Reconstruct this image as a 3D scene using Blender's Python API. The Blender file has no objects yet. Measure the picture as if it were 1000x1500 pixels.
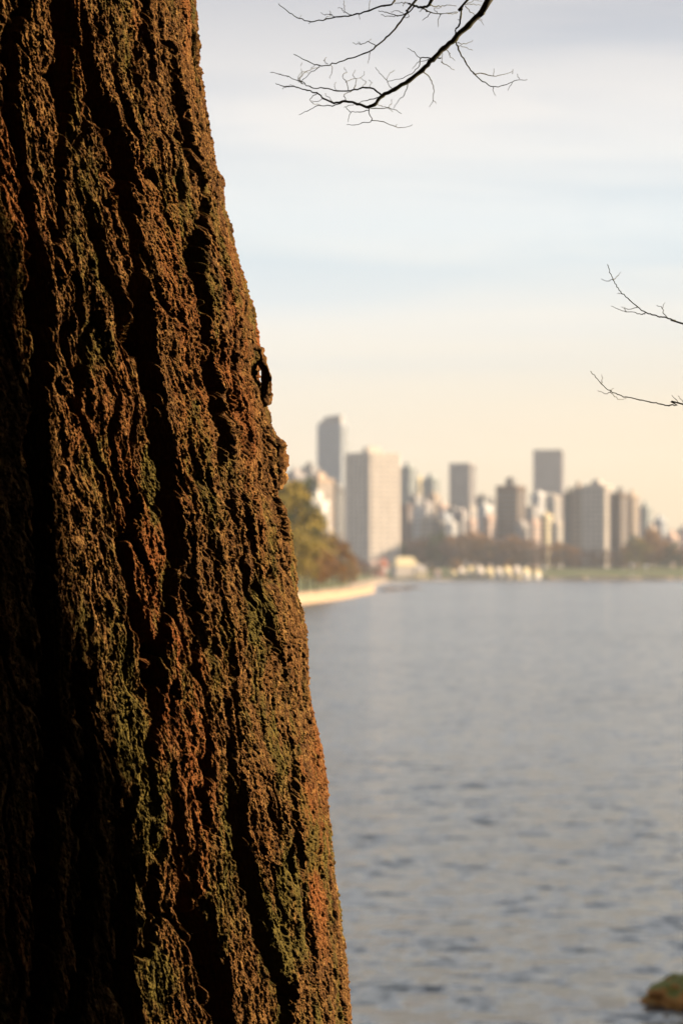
import bpy, math, random
import numpy as np
from mathutils import Vector

random.seed(7)
rng = np.random.default_rng(11)
scene = bpy.context.scene
C = scene.collection
R_ = math.radians
F = 3541.7                # focal length in photo pixels (85 mm on a 24 mm wide sensor, 1000 px)
CAMZ = 5.0
HY = 838.0                # row of the horizon in the photo
AXD = 3.94                # distance of the near trunk's axis

# ------------------------------------------------------------------ helpers
def P(px, py, Y):
    return ((px - 500) / F * Y, Y, CAMZ + (HY - py) / F * Y)

def link(o, parent=None):
    C.objects.link(o)
    if parent is not None:
        o.parent = parent
    return o

def tag(o, label=None, cat=None, group=None, kind=None):
    if label: o['label'] = label
    if cat: o['category'] = cat
    if group: o['group'] = group
    if kind: o['kind'] = kind
    return o

def mesh_obj(name, verts, faces, mats=(), parent=None, smooth=False, fmat=None):
    me = bpy.data.meshes.new(name)
    me.from_pydata([tuple(v) for v in verts], [], [tuple(f) for f in faces])
    for m in (mats if isinstance(mats, (list, tuple)) else [mats]):
        me.materials.append(m)
    if fmat: me.polygons.foreach_set('material_index', fmat)
    if smooth: me.polygons.foreach_set('use_smooth', [True] * len(me.polygons))
    me.update()
    return link(bpy.data.objects.new(name, me), parent)

def np_mesh(name, co, quads, mat, parent=None, smooth=True):
    me = bpy.data.meshes.new(name)
    n, m = len(co), len(quads)
    me.vertices.add(n); me.vertices.foreach_set('co', co.astype(np.float32).ravel())
    me.loops.add(m * 4); me.loops.foreach_set('vertex_index', quads.astype(np.int32).ravel())
    me.polygons.add(m)
    me.polygons.foreach_set('loop_start', np.arange(0, m * 4, 4, dtype=np.int32))
    me.polygons.foreach_set('loop_total', np.full(m, 4, dtype=np.int32))
    me.polygons.foreach_set('use_smooth', np.full(m, smooth))
    me.materials.append(mat)
    me.update(calc_edges=True)
    return link(bpy.data.objects.new(name, me), parent)

def empty(name, loc, label, cat, group=None, rz=0, kind=None):
    o = bpy.data.objects.new(name, None)
    C.objects.link(o); o.location = loc; o.rotation_euler = (0, 0, rz)
    o.empty_display_size = 0.2
    return tag(o, label, cat, group, kind)

class MB:
    def __init__(s): s.v = []; s.f = []
    def box(s, x0, x1, y0, y1, z0, z1):
        b = len(s.v)
        s.v += [(x0,y0,z0),(x1,y0,z0),(x1,y1,z0),(x0,y1,z0),(x0,y0,z1),(x1,y0,z1),(x1,y1,z1),(x0,y1,z1)]
        s.f += [(b,b+3,b+2,b+1),(b+4,b+5,b+6,b+7),(b,b+1,b+5,b+4),(b+1,b+2,b+6,b+5),(b+2,b+3,b+7,b+6),(b+3,b,b+4,b+7)]
        return s
    def tube(s, pts, rads, n=7):
        pts = [Vector(p) for p in pts]; b0 = len(s.v)
        up = Vector((0.13, 0.21, 1)).normalized()
        for i, p in enumerate(pts):
            t = (pts[min(i+1, len(pts)-1)] - pts[max(i-1, 0)]).normalized()
            a = t.cross(up)
            if a.length < 1e-3: a = t.cross(Vector((1, 0, 0)))
            a.normalize(); c = t.cross(a)
            for k in range(n):
                th = 2 * math.pi * k / n
                s.v.append(tuple(p + (a * math.cos(th) + c * math.sin(th)) * rads[i]))
        for i in range(len(pts) - 1):
            for k in range(n):
                k2 = (k + 1) % n
                s.f.append((b0+i*n+k, b0+i*n+k2, b0+(i+1)*n+k2, b0+(i+1)*n+k))
        s.f.append(tuple(b0 + k for k in range(n))[::-1])
        e = b0 + (len(pts) - 1) * n
        s.f.append(tuple(e + k for k in range(n)))
        return s
    def build(s, name, mat, parent=None, smooth=False):
        return mesh_obj(name, s.v, s.f, mat, parent, smooth)

def mesh_only(name, mb, mat):
    o = mb.build(name, mat); me = o.data
    bpy.data.objects.remove(o)
    return me

def smoothstep(a, b, x):
    t = np.clip((x - a) / (b - a), 0, 1)
    return t * t * (3 - 2 * t)

# 2-D gradient noise on a lattice, periodic in x with integer period
def perlin(x, y, period=None, seed=0):
    g = np.random.default_rng(seed)
    N = 512
    ang = g.random((N, N)) * 2 * np.pi
    gx, gy = np.cos(ang).astype(np.float32), np.sin(ang).astype(np.float32)
    xi = np.floor(x).astype(np.int64); yi = np.floor(y).astype(np.int64)
    xf = (x - xi).astype(np.float32); yf = (y - yi).astype(np.float32)
    u = xf * xf * xf * (xf * (xf * 6 - 15) + 10); v = yf * yf * yf * (yf * (yf * 6 - 15) + 10)
    def corner(dx, dy):
        X = xi + dx
        X = np.mod(X, period) if period else X
        X = np.mod(X, N); Y = np.mod(yi + dy, N)
        return gx[X, Y] * (xf - dx) + gy[X, Y] * (yf - dy)
    a = corner(0, 0) * (1 - u) + corner(1, 0) * u
    b = corner(0, 1) * (1 - u) + corner(1, 1) * u
    return (a * (1 - v) + b * v) * 1.5

def worley(x, y, period, seed=0):
    g = np.random.default_rng(seed); N = 512
    jx = g.random((N, N)).astype(np.float32); jy = g.random((N, N)).astype(np.float32)
    rv = g.random((N, N)).astype(np.float32)
    xi = np.floor(x).astype(np.int64); yi = np.floor(y).astype(np.int64)
    d1 = np.full(x.shape, 9.0, np.float32); d2 = d1.copy(); cid = np.zeros(x.shape, np.float32)
    for dx in (-1, 0, 1):
        for dy in (-1, 0, 1):
            X = np.mod(np.mod(xi + dx, period), N); Y = np.mod(yi + dy, N)
            ddx = xi + dx + jx[X, Y] - x; ddy = yi + dy + jy[X, Y] - y
            d = (ddx * ddx + ddy * ddy).astype(np.float32)
            new = d < d1
            d2 = np.where(new, d1, np.minimum(d2, d))
            cid = np.where(new, rv[X, Y], cid)
            d1 = np.where(new, d, d1)
    return np.sqrt(d1), np.sqrt(d2), cid

# ------------------------------------------------------------------ materials
def mat(name, col, rough=0.8, noise=None, metal=0.0, spec=0.3, bump=None):
    """noise=(scale, colour2) mottles the colour; bump=(scale, strength, distance)"""
    m = bpy.data.materials.new(name); m.use_nodes = True
    nt = m.node_tree; b = nt.nodes['Principled BSDF']
    b.inputs['Base Color'].default_value = (*col, 1); b.inputs['Roughness'].default_value = rough
    b.inputs['Metallic'].default_value = metal
    b.inputs['Specular IOR Level'].default_value = spec
    tc = nt.nodes.new('ShaderNodeTexCoord')
    if noise:
        n = nt.nodes.new('ShaderNodeTexNoise'); n.inputs['Scale'].default_value = noise[0]
        n.inputs['Detail'].default_value = 5
        nt.links.new(tc.outputs['Object'], n.inputs['Vector'])
        r = nt.nodes.new('ShaderNodeValToRGB')
        r.color_ramp.elements[0].position = .35; r.color_ramp.elements[1].position = .65
        r.color_ramp.elements[0].color = (*col, 1); r.color_ramp.elements[1].color = (*noise[1], 1)
        nt.links.new(n.outputs['Fac'], r.inputs['Fac']); nt.links.new(r.outputs['Color'], b.inputs['Base Color'])
    if bump:
        n = nt.nodes.new('ShaderNodeTexNoise'); n.inputs['Scale'].default_value = bump[0]
        n.inputs['Detail'].default_value = 6
        nt.links.new(tc.outputs['Object'], n.inputs['Vector'])
        bp = nt.nodes.new('ShaderNodeBump'); bp.inputs['Strength'].default_value = bump[1]
        bp.inputs['Distance'].default_value = bump[2]
        nt.links.new(n.outputs['Fac'], bp.inputs['Height']); nt.links.new(bp.outputs['Normal'], b.inputs['Normal'])
    return m

def leaf_mat(name, c1, c2, c3):
    m = bpy.data.materials.new(name); m.use_nodes = True
    nt = m.node_tree; b = nt.nodes['Principled BSDF']; b.inputs['Roughness'].default_value = .8
    b.inputs['Specular IOR Level'].default_value = .15
    g = nt.nodes.new('ShaderNodeNewGeometry'); oi = nt.nodes.new('ShaderNodeObjectInfo')
    ad = nt.nodes.new('ShaderNodeMath'); ad.operation = 'MULTIPLY_ADD'
    ad.inputs[1].default_value = .75
    mm = nt.nodes.new('ShaderNodeMath'); mm.operation = 'MULTIPLY'; mm.inputs[1].default_value = .25
    nt.links.new(oi.outputs['Random'], mm.inputs[0])
    nt.links.new(g.outputs['Random Per Island'], ad.inputs[0]); nt.links.new(mm.outputs[0], ad.inputs[2])
    r = nt.nodes.new('ShaderNodeValToRGB'); e = r.color_ramp.elements
    e[0].color = (*c1, 1); e[1].color = (*c3, 1); e.new(.5).color = (*c2, 1)
    nt.links.new(ad.outputs[0], r.inputs['Fac']); nt.links.new(r.outputs['Color'], b.inputs['Base Color'])
    return m

M = {}
M['twig'] = mat('twig_bark', (.035, .032, .024), .8, (60, (.05, .055, .02)), bump=(300, .4, .001))
M['dark_trunk'] = mat('dark_trunk_bark', (.05, .04, .03), .9, (4, (.08, .06, .045)))
M['glass'] = mat('window_glass', (.17, .19, .21), .2, (.3, (.22, .24, .25)), spec=.6)
M['roofing'] = mat('roof_gravel', (.17, .16, .15), .9, (.5, (.22, .2, .18)))
def wallmat(n, c, k=.86): 
    c = tuple(min(.62, x * .95) for x in c)
    M[n] = mat(n, c, .8, (.12, tuple(x * k for x in c)))
wallmat('cream_concrete', (.50, .45, .40)); wallmat('ivory_concrete', (.66, .58, .50)); wallmat('tan_concrete', (.42, .32, .24))
wallmat('brown_concrete', (.17, .12, .095)); wallmat('grey_concrete', (.33, .32, .32))
wallmat('blue_glass_wall', (.42, .46, .52)); wallmat('white_paint', (.80, .76, .69))
wallmat('pink_stucco', (.56, .40, .33)); wallmat('green_glass_wall', (.27, .31, .31))
wallmat('mauve_concrete', (.37, .34, .34)); wallmat('yellow_stucco', (.70, .55, .33))
wallmat('dark_brick', (.16, .10, .08)); wallmat('red_roof', (.40, .15, .09)); wallmat('slate_panel', (.12, .12, .125))
M['sand'] = mat('beach_sand', (.36, .29, .21), .9, (.4, (.32, .24, .17)), bump=(2, .5, .1))
M['grass'] = mat('lawn_grass', (.085, .11, .03), .9, (.05, (.12, .12, .035)))
M['earth'] = mat('forest_floor', (.05, .035, .022), .95, (1.5, (.09, .065, .03)), bump=(6, .8, .05))
M['seawall'] = mat('seawall_granite', (.40, .30, .20), .85, (1.2, (.26, .19, .13)), bump=(2.5, .6, .06))
M['wood'] = mat('log_wood', (.42, .33, .25), .8, (2, (.3, .22, .15)))

LM = {
 'dark green': leaf_mat('evergreen_foliage', (.018, .035, .012), (.035, .06, .018), (.07, .10, .025)),
 'olive': leaf_mat('olive_foliage', (.17, .13, .018), (.40, .28, .04), (.54, .38, .07)),
 'brown': leaf_mat('brown_twigs', (.12, .06, .028), (.24, .125, .055), (.35, .19, .08)),
 'purple brown': leaf_mat('purple_brown_twigs', (.09, .052, .042), (.17, .10, .078), (.25, .15, .10)),
 'orange': leaf_mat('orange_foliage', (.17, .07, .02), (.36, .17, .04), (.48, .26, .07)),
}

# ------------------------------------------------------------------ the near trunk
def bark_material():
    m = bpy.data.materials.new('furrowed_bark'); m.use_nodes = True
    nt = m.node_tree; L = nt.links; b = nt.nodes['Principled BSDF']
    b.inputs['Roughness'].default_value = .88; b.inputs['Specular IOR Level'].default_value = .18
    tc = nt.nodes.new('ShaderNodeTexCoord')
    mp = nt.nodes.new('ShaderNodeMapping'); mp.inputs['Scale'].default_value = (1, 1, .35)
    L.new(tc.outputs['Object'], mp.inputs['Vector'])
    def noise(scale, detail=4, rough=.6):
        n = nt.nodes.new('ShaderNodeTexNoise'); n.inputs['Scale'].default_value = scale
        n.inputs['Detail'].default_value = detail; n.inputs['Roughness'].default_value = rough
        L.new(mp.outputs[0], n.inputs['Vector']); return n
    def ramp(stops):
        r = nt.nodes.new('ShaderNodeValToRGB'); e = r.color_ramp.elements
        e[0].position, e[0].color = stops[0][0], (*stops[0][1], 1)
        e[1].position, e[1].color = stops[-1][0], (*stops[-1][1], 1)
        for p, c in stops[1:-1]: e.new(p).color = (*c, 1)
        return r
    def mix(f, a, c, mode='MIX'):
        x = nt.nodes.new('ShaderNodeMix'); x.data_type = 'RGBA'; x.blend_type = mode
        if isinstance(f, float): x.inputs[0].default_value = f
        else: L.new(f, x.inputs[0])
        L.new(a, x.inputs[6]); L.new(c, x.inputs[7]); return x.outputs[2]
    n1 = noise(14); r1 = ramp([(.3, (.050, .019, .004)), (.5, (.115, .048, .009)), (.7, (.19, .098, .024))])
    L.new(n1.outputs['Fac'], r1.inputs['Fac'])
    n2 = noise(160, 5, .7); r2 = ramp([(.34, (.016, .007, .002)), (.51, (.115, .051, .010)), (.66, (.48, .28, .085))])
    L.new(n2.outputs['Fac'], r2.inputs['Fac'])
    base = mix(.5, r1.outputs['Color'], r2.outputs['Color'])
    # redder patches
    n3 = noise(7); r3 = ramp([(.5, (0, 0, 0)), (.68, (1, 1, 1))]); L.new(n3.outputs['Fac'], r3.inputs['Fac'])
    red = nt.nodes.new('ShaderNodeRGB'); red.outputs[0].default_value = (.22, .055, .009, 1)
    redf = nt.nodes.new('ShaderNodeMath'); redf.operation = 'MULTIPLY'; redf.inputs[1].default_value = .6
    L.new(r3.outputs['Color'], redf.inputs[0])
    base = mix(redf.outputs[0], base, red.outputs[0])
    # moss, where the vertex attribute says it grows
    at = nt.nodes.new('ShaderNodeAttribute'); at.attribute_name = 'moss'
    n4 = noise(70, 5, .7); sub = nt.nodes.new('ShaderNodeMath'); sub.operation = 'SUBTRACT'; sub.inputs[1].default_value = .5
    L.new(n4.outputs['Fac'], sub.inputs[0])
    ma = nt.nodes.new('ShaderNodeMath'); ma.operation = 'MULTIPLY_ADD'; ma.inputs[1].default_value = 1.6
    L.new(sub.outputs[0], ma.inputs[0]); L.new(at.outputs['Fac'], ma.inputs[2])
    rm = ramp([(.3, (0, 0, 0)), (.7, (.85, .85, .85))]); L.new(ma.outputs[0], rm.inputs['Fac'])
    rg = ramp([(.3, (.028, .024, .004)), (.7, (.14, .115, .016))]); L.new(n2.outputs['Fac'], rg.inputs['Fac'])
    base = mix(rm.outputs['Color'], base, rg.outputs['Color'])
    L.new(base, b.inputs['Base Color'])
    # fine fibrous relief
    nb = noise(420, 6, .75); bp = nt.nodes.new('ShaderNodeBump')
    bp.inputs['Strength'].default_value = .8; bp.inputs['Distance'].default_value = .003
    L.new(nb.outputs['Fac'], bp.inputs['Height']); L.new(bp.outputs['Normal'], b.inputs['Normal'])
    return m
BARK = bark_material()

EDGE = [(0,290),(50,294),(100,298),(150,306),(200,315),(245,324),(255,331),(300,334),(350,346),(400,361),(450,377),
        (500,385),(526,387),(538,383),(554,383),(564,389),(580,393),(600,399),(640,411),(700,414),(715,412),(740,424),(765,430),
        (800,432),(830,438),(860,440),(900,450),(950,456),(1000,458),(1050,466),(1100,476),(1150,482),(1200,486),
        (1250,490),(1300,497),(1350,503),(1400,508),(1450,512),(1500,517),(1600,530),(1800,590),(2000,700)]
FUR = [  # traced furrows: (x, y, width) in photo pixels on the bark
 [(130,15,12),(133,60,22),(137,90,28),(150,140,38),(168,185,42),(187,235,44),(198,286,42),(207,336,36),(212,378,34),(216,437,38),(222,500,36),(226,540,30),(240,604,32),(253,680,38),(262,760,34),(270,833,30),(262,880,22),(240,940,26),(236,1000,32),(232,1060,26),(222,1110,18),(230,1170,14)],
 [(222,-10,26),(220,30,28),(216,70,24),(210,110,20),(218,140,12),(219,185,9)],
 [(252,63,13),(264,110,17),(273,147,22),(281,193,26),(290,235,16),(302,273,12),(304,328,26),(297,370,32),(302,420,32),(310,462,28),(316,500,24),(318,541,26),(325,594,32),(334,645,30),(325,687,14)],
 [(364,712,12),(370,740,18),(377,775,24),(385,812,20),(384,850,12)],
 [(97,-10,36),(98,60,40),(97,130,32),(100,180,20),(92,240,24),(96,300,14),(90,350,16)],
 [(125,265,11),(140,300,16),(150,340,18),(165,400,26),(180,440,26),(192,480,24),(205,520,16)],
 [(45,-10,22),(18,60,28),(22,150,30),(34,220,26),(45,300,26),(62,370,32),(64,450,40),(75,520,32),(70,600,30),(60,700,34),(70,800,34),(72,900,34),(80,1000,34),(80,1100,40),(75,1250,42),(70,1400,42),(60,1500,40)],
 [(120,400,12),(130,470,18),(128,540,22),(118,600,20),(150,660,14)],
 [(178,760,12),(182,800,18),(188,840,20),(205,900,26),(222,960,22)],
 [(200,690,12),(205,740,17),(193,790,14)],
 [(290,855,12),(297,890,16),(298,940,15),(290,990,9)],
 [(394,612,10),(402,650,18),(412,700,18),(420,745,14),(427,790,8)],
 [(382,855,12),(393,885,16),(408,930,16),(425,975,10)],
 [(308,700,8),(316,740,12),(320,800,10),(330,850,8)],
 [(302,1040,8),(305,1080,12),(307,1130,15),(310,1170,16),(316,1215,8)],
 [(345,1030,10),(345,1100,18),(350,1170,30),(358,1230,36),(370,1290,36),(385,1345,36),(400,1395,38),(422,1440,26),(432,1500,18),(440,1540,16)],
 [(262,1120,8),(265,1160,14),(270,1210,16),(280,1270,22),(288,1330,32),(305,1380,46),(322,1430,50),(334,1500,38),(340,1550,30)],
 [(205,1160,20),(192,1210,30),(190,1280,34),(190,1350,40),(190,1430,40),(200,1500,34),(210,1560,30)],
 [(235,1270,16),(238,1310,26),(235,1350,32),(222,1400,26)],
 [(447,1120,8),(443,1160,18),(435,1205,22),(444,1245,22),(456,1275,12)],
 [(452,1300,12),(460,1335,22),(468,1375,20),(482,1420,8)],
 [(500,1410,5),(505,1450,9),(512,1500,10)],
 [(128,980,22),(135,1050,22),(140,1100,22),(125,1200,34),(138,1300,26),(132,1400,32),(105,1500,34)],
 [(170,1100,10),(176,1150,12),(172,1210,14)],
 [(240,230,8),(250,270,10),(255,300,8)], [(205,470,8),(212,520,6)],
 [(340,880,8),(345,930,12),(352,990,9)], [(400,1130,7),(408,1190,10),(415,1240,8)],
 [(412,1270,7),(420,1320,12),(430,1370,9)], [(262,1000,8),(258,1050,10)],
 [(330,330,8),(338,400,10),(346,450,8),(352,520,9),(352,600,10),(362,660,9)],
 [(150,20,7),(157,60,8)], [(176,230,7),(172,300,10)],
]
MOSS = [(228,720,26,70,1),(245,880,20,60,.9),(200,1040,26,100,1),(150,700,40,60,.5),(395,900,30,80,.7),(330,960,24,80,.6),
        (425,1090,24,90,.9),(240,1180,30,80,.9),(345,1180,20,90,.5),(430,1380,34,120,.9),(160,330,30,120,.5),(150,520,30,60,.5),
        (335,700,24,60,.5),(470,1250,16,60,.5),(250,980,24,60,.5),(370,1060,24,70,.6),(465,1470,30,50,.7),(290,1010,30,60,.5),
        (150,1280,30,80,.5),(120,880,20,100,.4),(240,1440,40,50,.6)]

def axis_px(py): return -420 + .13 * py

def near_trunk():
    ep = np.array(EDGE, float)
    # columns round the trunk: dense where the camera can see
    th = np.concatenate([np.linspace(12, 108, 1500, endpoint=False), np.linspace(108, 372, 620, endpoint=False)])
    th = np.radians(th)
    z_top = 5 + (HY + 25) / F * AXD; z_bot = 5 + (HY - 1560) / F * AXD
    zs = np.concatenate([np.linspace(2.7, z_bot, 160, endpoint=False), np.linspace(z_bot, z_top, 2050, endpoint=False),
                         np.linspace(z_top, 13.5, 700)])
    py = HY - (zs - CAMZ) * F / AXD
    pyc = np.clip(py, -120, 2000)
    axp = np.where(py < -120, axis_px(-120) , axis_px(pyc))
    ax = (axp - 500) / F * AXD
    ax = ax - np.where(py < -120, (zs - (5 + (HY + 120) / F * AXD)) * .05, 0)
    edge = np.interp(np.clip(py, 0, 2000), ep[:, 0], ep[:, 1])
    edge = np.where(py < 0, 290 + py * .07, edge)
    aa = np.arctan((axis_px(py) - 500) / F); ae = np.arctan((edge - 500) / F)
    Rr = AXD / np.cos(aa) * np.sin(ae - aa)
    Rtop = np.interp(-120, [-120], [0])
    base_r = Rr[np.argmin(np.abs(py + 100))]
    Rr = np.where(py < -100, base_r - (zs - (5 + (HY + 100) / F * AXD)) * .018, Rr)
    # smooth the radius everywhere except near the silhouette side so flakes stay local
    k = np.ones(61) / 61
    Rs = np.convolve(np.pad(Rr, 30, mode='edge'), k, mode='valid')
    T, Z = np.meshgrid(th, zs, indexing='xy')
    w = smoothstep(R_(50), R_(75), T) * (1 - smoothstep(R_(105), R_(130), T))
    RR = Rs[:, None] * (1 - w) + Rr[:, None] * w
    AX = np.repeat(ax[:, None], len(th), 1)
    X0 = AX + RR * np.sin(T); Y0 = AXD - RR * np.cos(T)
    PX = 500 + X0 / Y0 * F; PY = HY - (Z - CAMZ) / Y0 * F
    # bark coordinates
    a = T / (2 * np.pi)                        # 0..1 round
    zz = Z + .0 * a
    P1 = 48
    wx = perlin(a * 60, zz * 4.5, 60, 1) * .5 + perlin(a * 180, zz * 14, 180, 2) * .22
    wz = perlin(a * 80, zz * 8, 80, 3) * .5
    h = np.zeros_like(T, dtype=np.float32)
    # procedural furrow net (secondary inside the picture, main elsewhere)
    n = perlin(a * P1 + wx * .9, zz * 2.6 + wz * .4, P1, 4)
    fur = 1 - smoothstep(.02, .10, np.abs(n))
    visf = smoothstep(R_(13), R_(20), T) * (1 - smoothstep(R_(96), R_(112), T)) * smoothstep(-120, -20, PY) * (1 - smoothstep(1560, 1640, PY))
    h -= fur * (.030 * (1 - visf) + .013 * visf)
    n = perlin(a * 122 + wx * 1.4, zz * 5.5 + wz * .7, 122, 5)
    h -= (1 - smoothstep(.01, .10, np.abs(n))) * .0035
    # broad swelling of the ridges
    h += perlin(a * 36 + wx * .5, zz * 3, 36, 6) * .005
    h += perlin(a * 88 + wx, zz * 5, 88, 16) * .003
    # the traced furrows
    wpx = wx * 14 + perlin(a * 600, zz * 26, 600, 7) * 8 + perlin(a * 1400, zz * 44, 1400, 8) * 3
    QX = PX + wpx
    dep = np.zeros_like(h); tq = np.zeros_like(h)
    for line in FUR:
        for (x0, y0, w0), (x1, y1, w1) in zip(line[:-1], line[1:]):
            mw = max(w0, w1) + 14
            rows = np.where((py > min(y0, y1) - 200) & (py < max(y0, y1) + 200))[0]
            if len(rows) == 0: continue
            r0, r1 = rows.min(), rows.max() + 1
            sx = QX[r0:r1, :1500]; sy = PY[r0:r1, :1500]
            msk = (sx > min(x0, x1) - mw) & (sx < max(x0, x1) + mw) & (sy > min(y0, y1) - mw) & (sy < max(y0, y1) + mw)
            ii = np.nonzero(msk)
            if len(ii[0]) == 0: continue
            qx, qy = sx[ii], sy[ii]
            dx, dy = x1 - x0, y1 - y0
            t = np.clip(((qx - x0) * dx + (qy - y0) * dy) / (dx * dx + dy * dy), 0, 1)
            d = np.hypot(qx - x0 - t * dx, qy - y0 - t * dy)
            ww = w0 + (w1 - w0) * t
            q = d / (ww * .5)
            tt = 1 - smoothstep(.48, 1.0, q)
            dd = tt * (.028 + .0027 * ww)
            sub = tq[r0:r1, :1500]; sub[ii] = np.maximum(sub[ii], tt.astype(np.float32))
            sub = dep[r0:r1, :1500]
            sub[ii] = np.maximum(sub[ii], dd.astype(np.float32))
    h -= dep
    # flaky plates: stepped terraces at two sizes
    def terrace(v, n, sharp):
        s = v * n; f = np.floor(s); r = s - f
        return (f + smoothstep(1 - sharp, 1, r)) / n
    v = perlin(a * 140 + wx * 1.5, zz * 6 + wz * 1.5, 140, 9) + .5 * perlin(a * 380 + wx * 2, zz * 15, 380, 10)
    f = terrace(v, 3.0, .3) * .0060
    v = perlin(a * 520 + wx * 3, zz * 20 + wz * 2, 520, 12) + .5 * perlin(a * 1100, zz * 44, 1100, 13)
    f += terrace(v, 2.6, .4) * .0040
    d1, d2, cid = worley(a * 640 + wx * 2.5 + perlin(a * 900, zz * 90, 900, 31) * .5, zz * 38 + wz * 2, 640, 14)
    f += (cid - .5) * .0036 - (1 - smoothstep(0, .16, d2 - d1)) * .0026
    d1, d2, cid = worley(a * 1500 + wx * 3, zz * 120 + wz * 3, 1500, 15)
    f += (cid - .5) * .0040 - (1 - smoothstep(0, .2, d2 - d1)) * .0011
    f += perlin(a * 3000, zz * 200, 3000, 17) * .0018 + perlin(a * 2600, zz * 480, 2600, 18) * .0010
    wall = 4 * tq * (1 - tq)
    h += f * (1 - .6 * wall)
    h -= .008
    # root flare far below the picture
    fl = smoothstep(4.2, 3.0, Z)
    h += fl * (.05 + .05 * np.sin(T * 5 + 1))
    X = AX + (RR + h) * np.sin(T); Y = AXD - (RR + h) * np.cos(T)
    # small sideways shear so flakes overhang downwards
    Zd = Z - np.clip(h + .01, -.01, .01) * .35
    nr, nc = T.shape
    co = np.stack([X, Y, Zd], -1).reshape(-1, 3)
    idx = np.arange(nr * nc).reshape(nr, nc)
    nxt = np.roll(idx, -1, axis=1)
    q = np.stack([idx[:-1], nxt[:-1], nxt[1:], idx[1:]], -1).reshape(-1, 4)
    root = empty('tall_conifer', (float(ax[0]), AXD, 3.2), 'huge dark trunk with deeply furrowed mossy brown bark filling the left side', 'tree')
    co[:, 0] -= root.location.x; co[:, 1] -= root.location.y; co[:, 2] -= root.location.z
    o = np_mesh('trunk', co, q, BARK, root)
    moss = np.zeros_like(h)
    for (mx, my, sx, sy, s) in MOSS:
        moss = np.maximum(moss, s * np.exp(-((PX - mx) / sx) ** 2 - ((PY - my) / sy) ** 2))
    moss = moss * (.6 + .8 * perlin(a * 120, zz * 10, 120, 20)) + .42 * smoothstep(-.1, .6, perlin(a * 60, zz * 3, 60, 21)) + .12
    at = o.data.attributes.new('moss', 'FLOAT', 'POINT')
    at.data.foreach_set('value', moss.astype(np.float32).ravel())
    return root

TRUNK = near_trunk()

def bark_flake(pts, seed, depth=AXD, thick=.010, face=-.3):
    """pts: (px, py, width px); a curling slab of bark, rough on all sides"""
    n = len(pts); fine = []
    ys = np.array([p[1] for p in pts], float)
    N = 90; M_ = 22
    yy = np.linspace(ys[0], ys[-1], N)
    xx = np.interp(yy, ys, [p[0] for p in pts]); ww = np.interp(yy, ys, [p[2] for p in pts])
    u = np.linspace(0, 2 * np.pi, M_, endpoint=False)
    U, V = np.meshgrid(u, yy)
    W = np.repeat(ww[:, None], M_, 1); Xc = np.repeat(xx[:, None], M_, 1)
    j = perlin(U * 1.6, V / 14., None, seed) * .5 + perlin(U * 4, V / 5., None, seed + 1) * .22
    s = depth / F
    taper = np.clip(np.minimum((V - ys[0]) / 6, (ys[-1] - V) / 6), .08, 1)
    lx = np.cos(U) * W * .5 * s * (1 + j) * taper; ly = np.sin(U) * thick * (1 + j) * taper
    c, sn = math.cos(face), math.sin(face)
    X = (Xc - 500) * s + lx * c - ly * sn; Y = depth + lx * sn + ly * c
    Z = CAMZ + (HY - V) * s + perlin(U * 3, V / 6., None, seed + 2) * .002
    co = np.stack([X, Y, Z], -1).reshape(-1, 3) - np.array(TRUNK.location)
    idx = np.arange(N * M_).reshape(N, M_); nx = np.roll(idx, -1, 1)
    q = np.stack([idx[:-1], nx[:-1], nx[1:], idx[1:]], -1).reshape(-1, 4)
    return np_mesh('bark_flake', co, q, BARK, TRUNK)
bark_flake([(372,503,20),(378,518,18),(383,531,13),(388.5,541,8),(390.5,553,8),(390,565,12),(387,578,20),(389,596,20)], 31, AXD - .03, .011, .5)
bark_flake([(401,638,16),(405,650,25),(406,680,28),(406,705,25),(402,722,14)], 41, AXD + .01, .014, .45)

# limbs and foliage high above the picture
def leaf_cloud(n, centres, size, seed, flat=.5):
    g = np.random.default_rng(seed)
    vs = []; 
    c = np.array(centres, float)           # x,y,z,rx,ry,rz
    pick = g.integers(0, len(c), n)
    d = g.normal(size=(n, 3)); d /= np.linalg.norm(d, axis=1)[:, None]
    rad = g.random(n) ** .4
    p = c[pick, :3] + d * rad[:, None] * c[pick, 3:6]
    a = g.normal(size=(n, 3)); a /= np.linalg.norm(a, axis=1)[:, None]
    b = np.cross(a, g.normal(size=(n, 3))); b /= np.linalg.norm(b, axis=1)[:, None]
    s = size * (.5 + g.random(n))[:, None]
    v = np.stack([p - a * s, p - b * s * flat, p + a * s, p + b * s * flat], 1).reshape(-1, 3)
    return v, np.arange(n * 4).reshape(-1, 4)

cent = []
for i in range(130):
    a = random.random() * 6.28; r = 7.5 * random.random() ** .6
    cent.append((r * math.cos(a) - .2, AXD - 1.0 + r * math.sin(a), 8.6 + random.random() ** 1.5 * 7 + max(0, AXD - 1 + r * math.sin(a) - 3.5) * .55, 1.4, 1.4, .5))
v, q = leaf_cloud(40000, cent, .26, 3)
v -= np.array(TRUNK.location)
np_mesh('crown', v, q, LM['dark green'], TRUNK, False)

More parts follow.
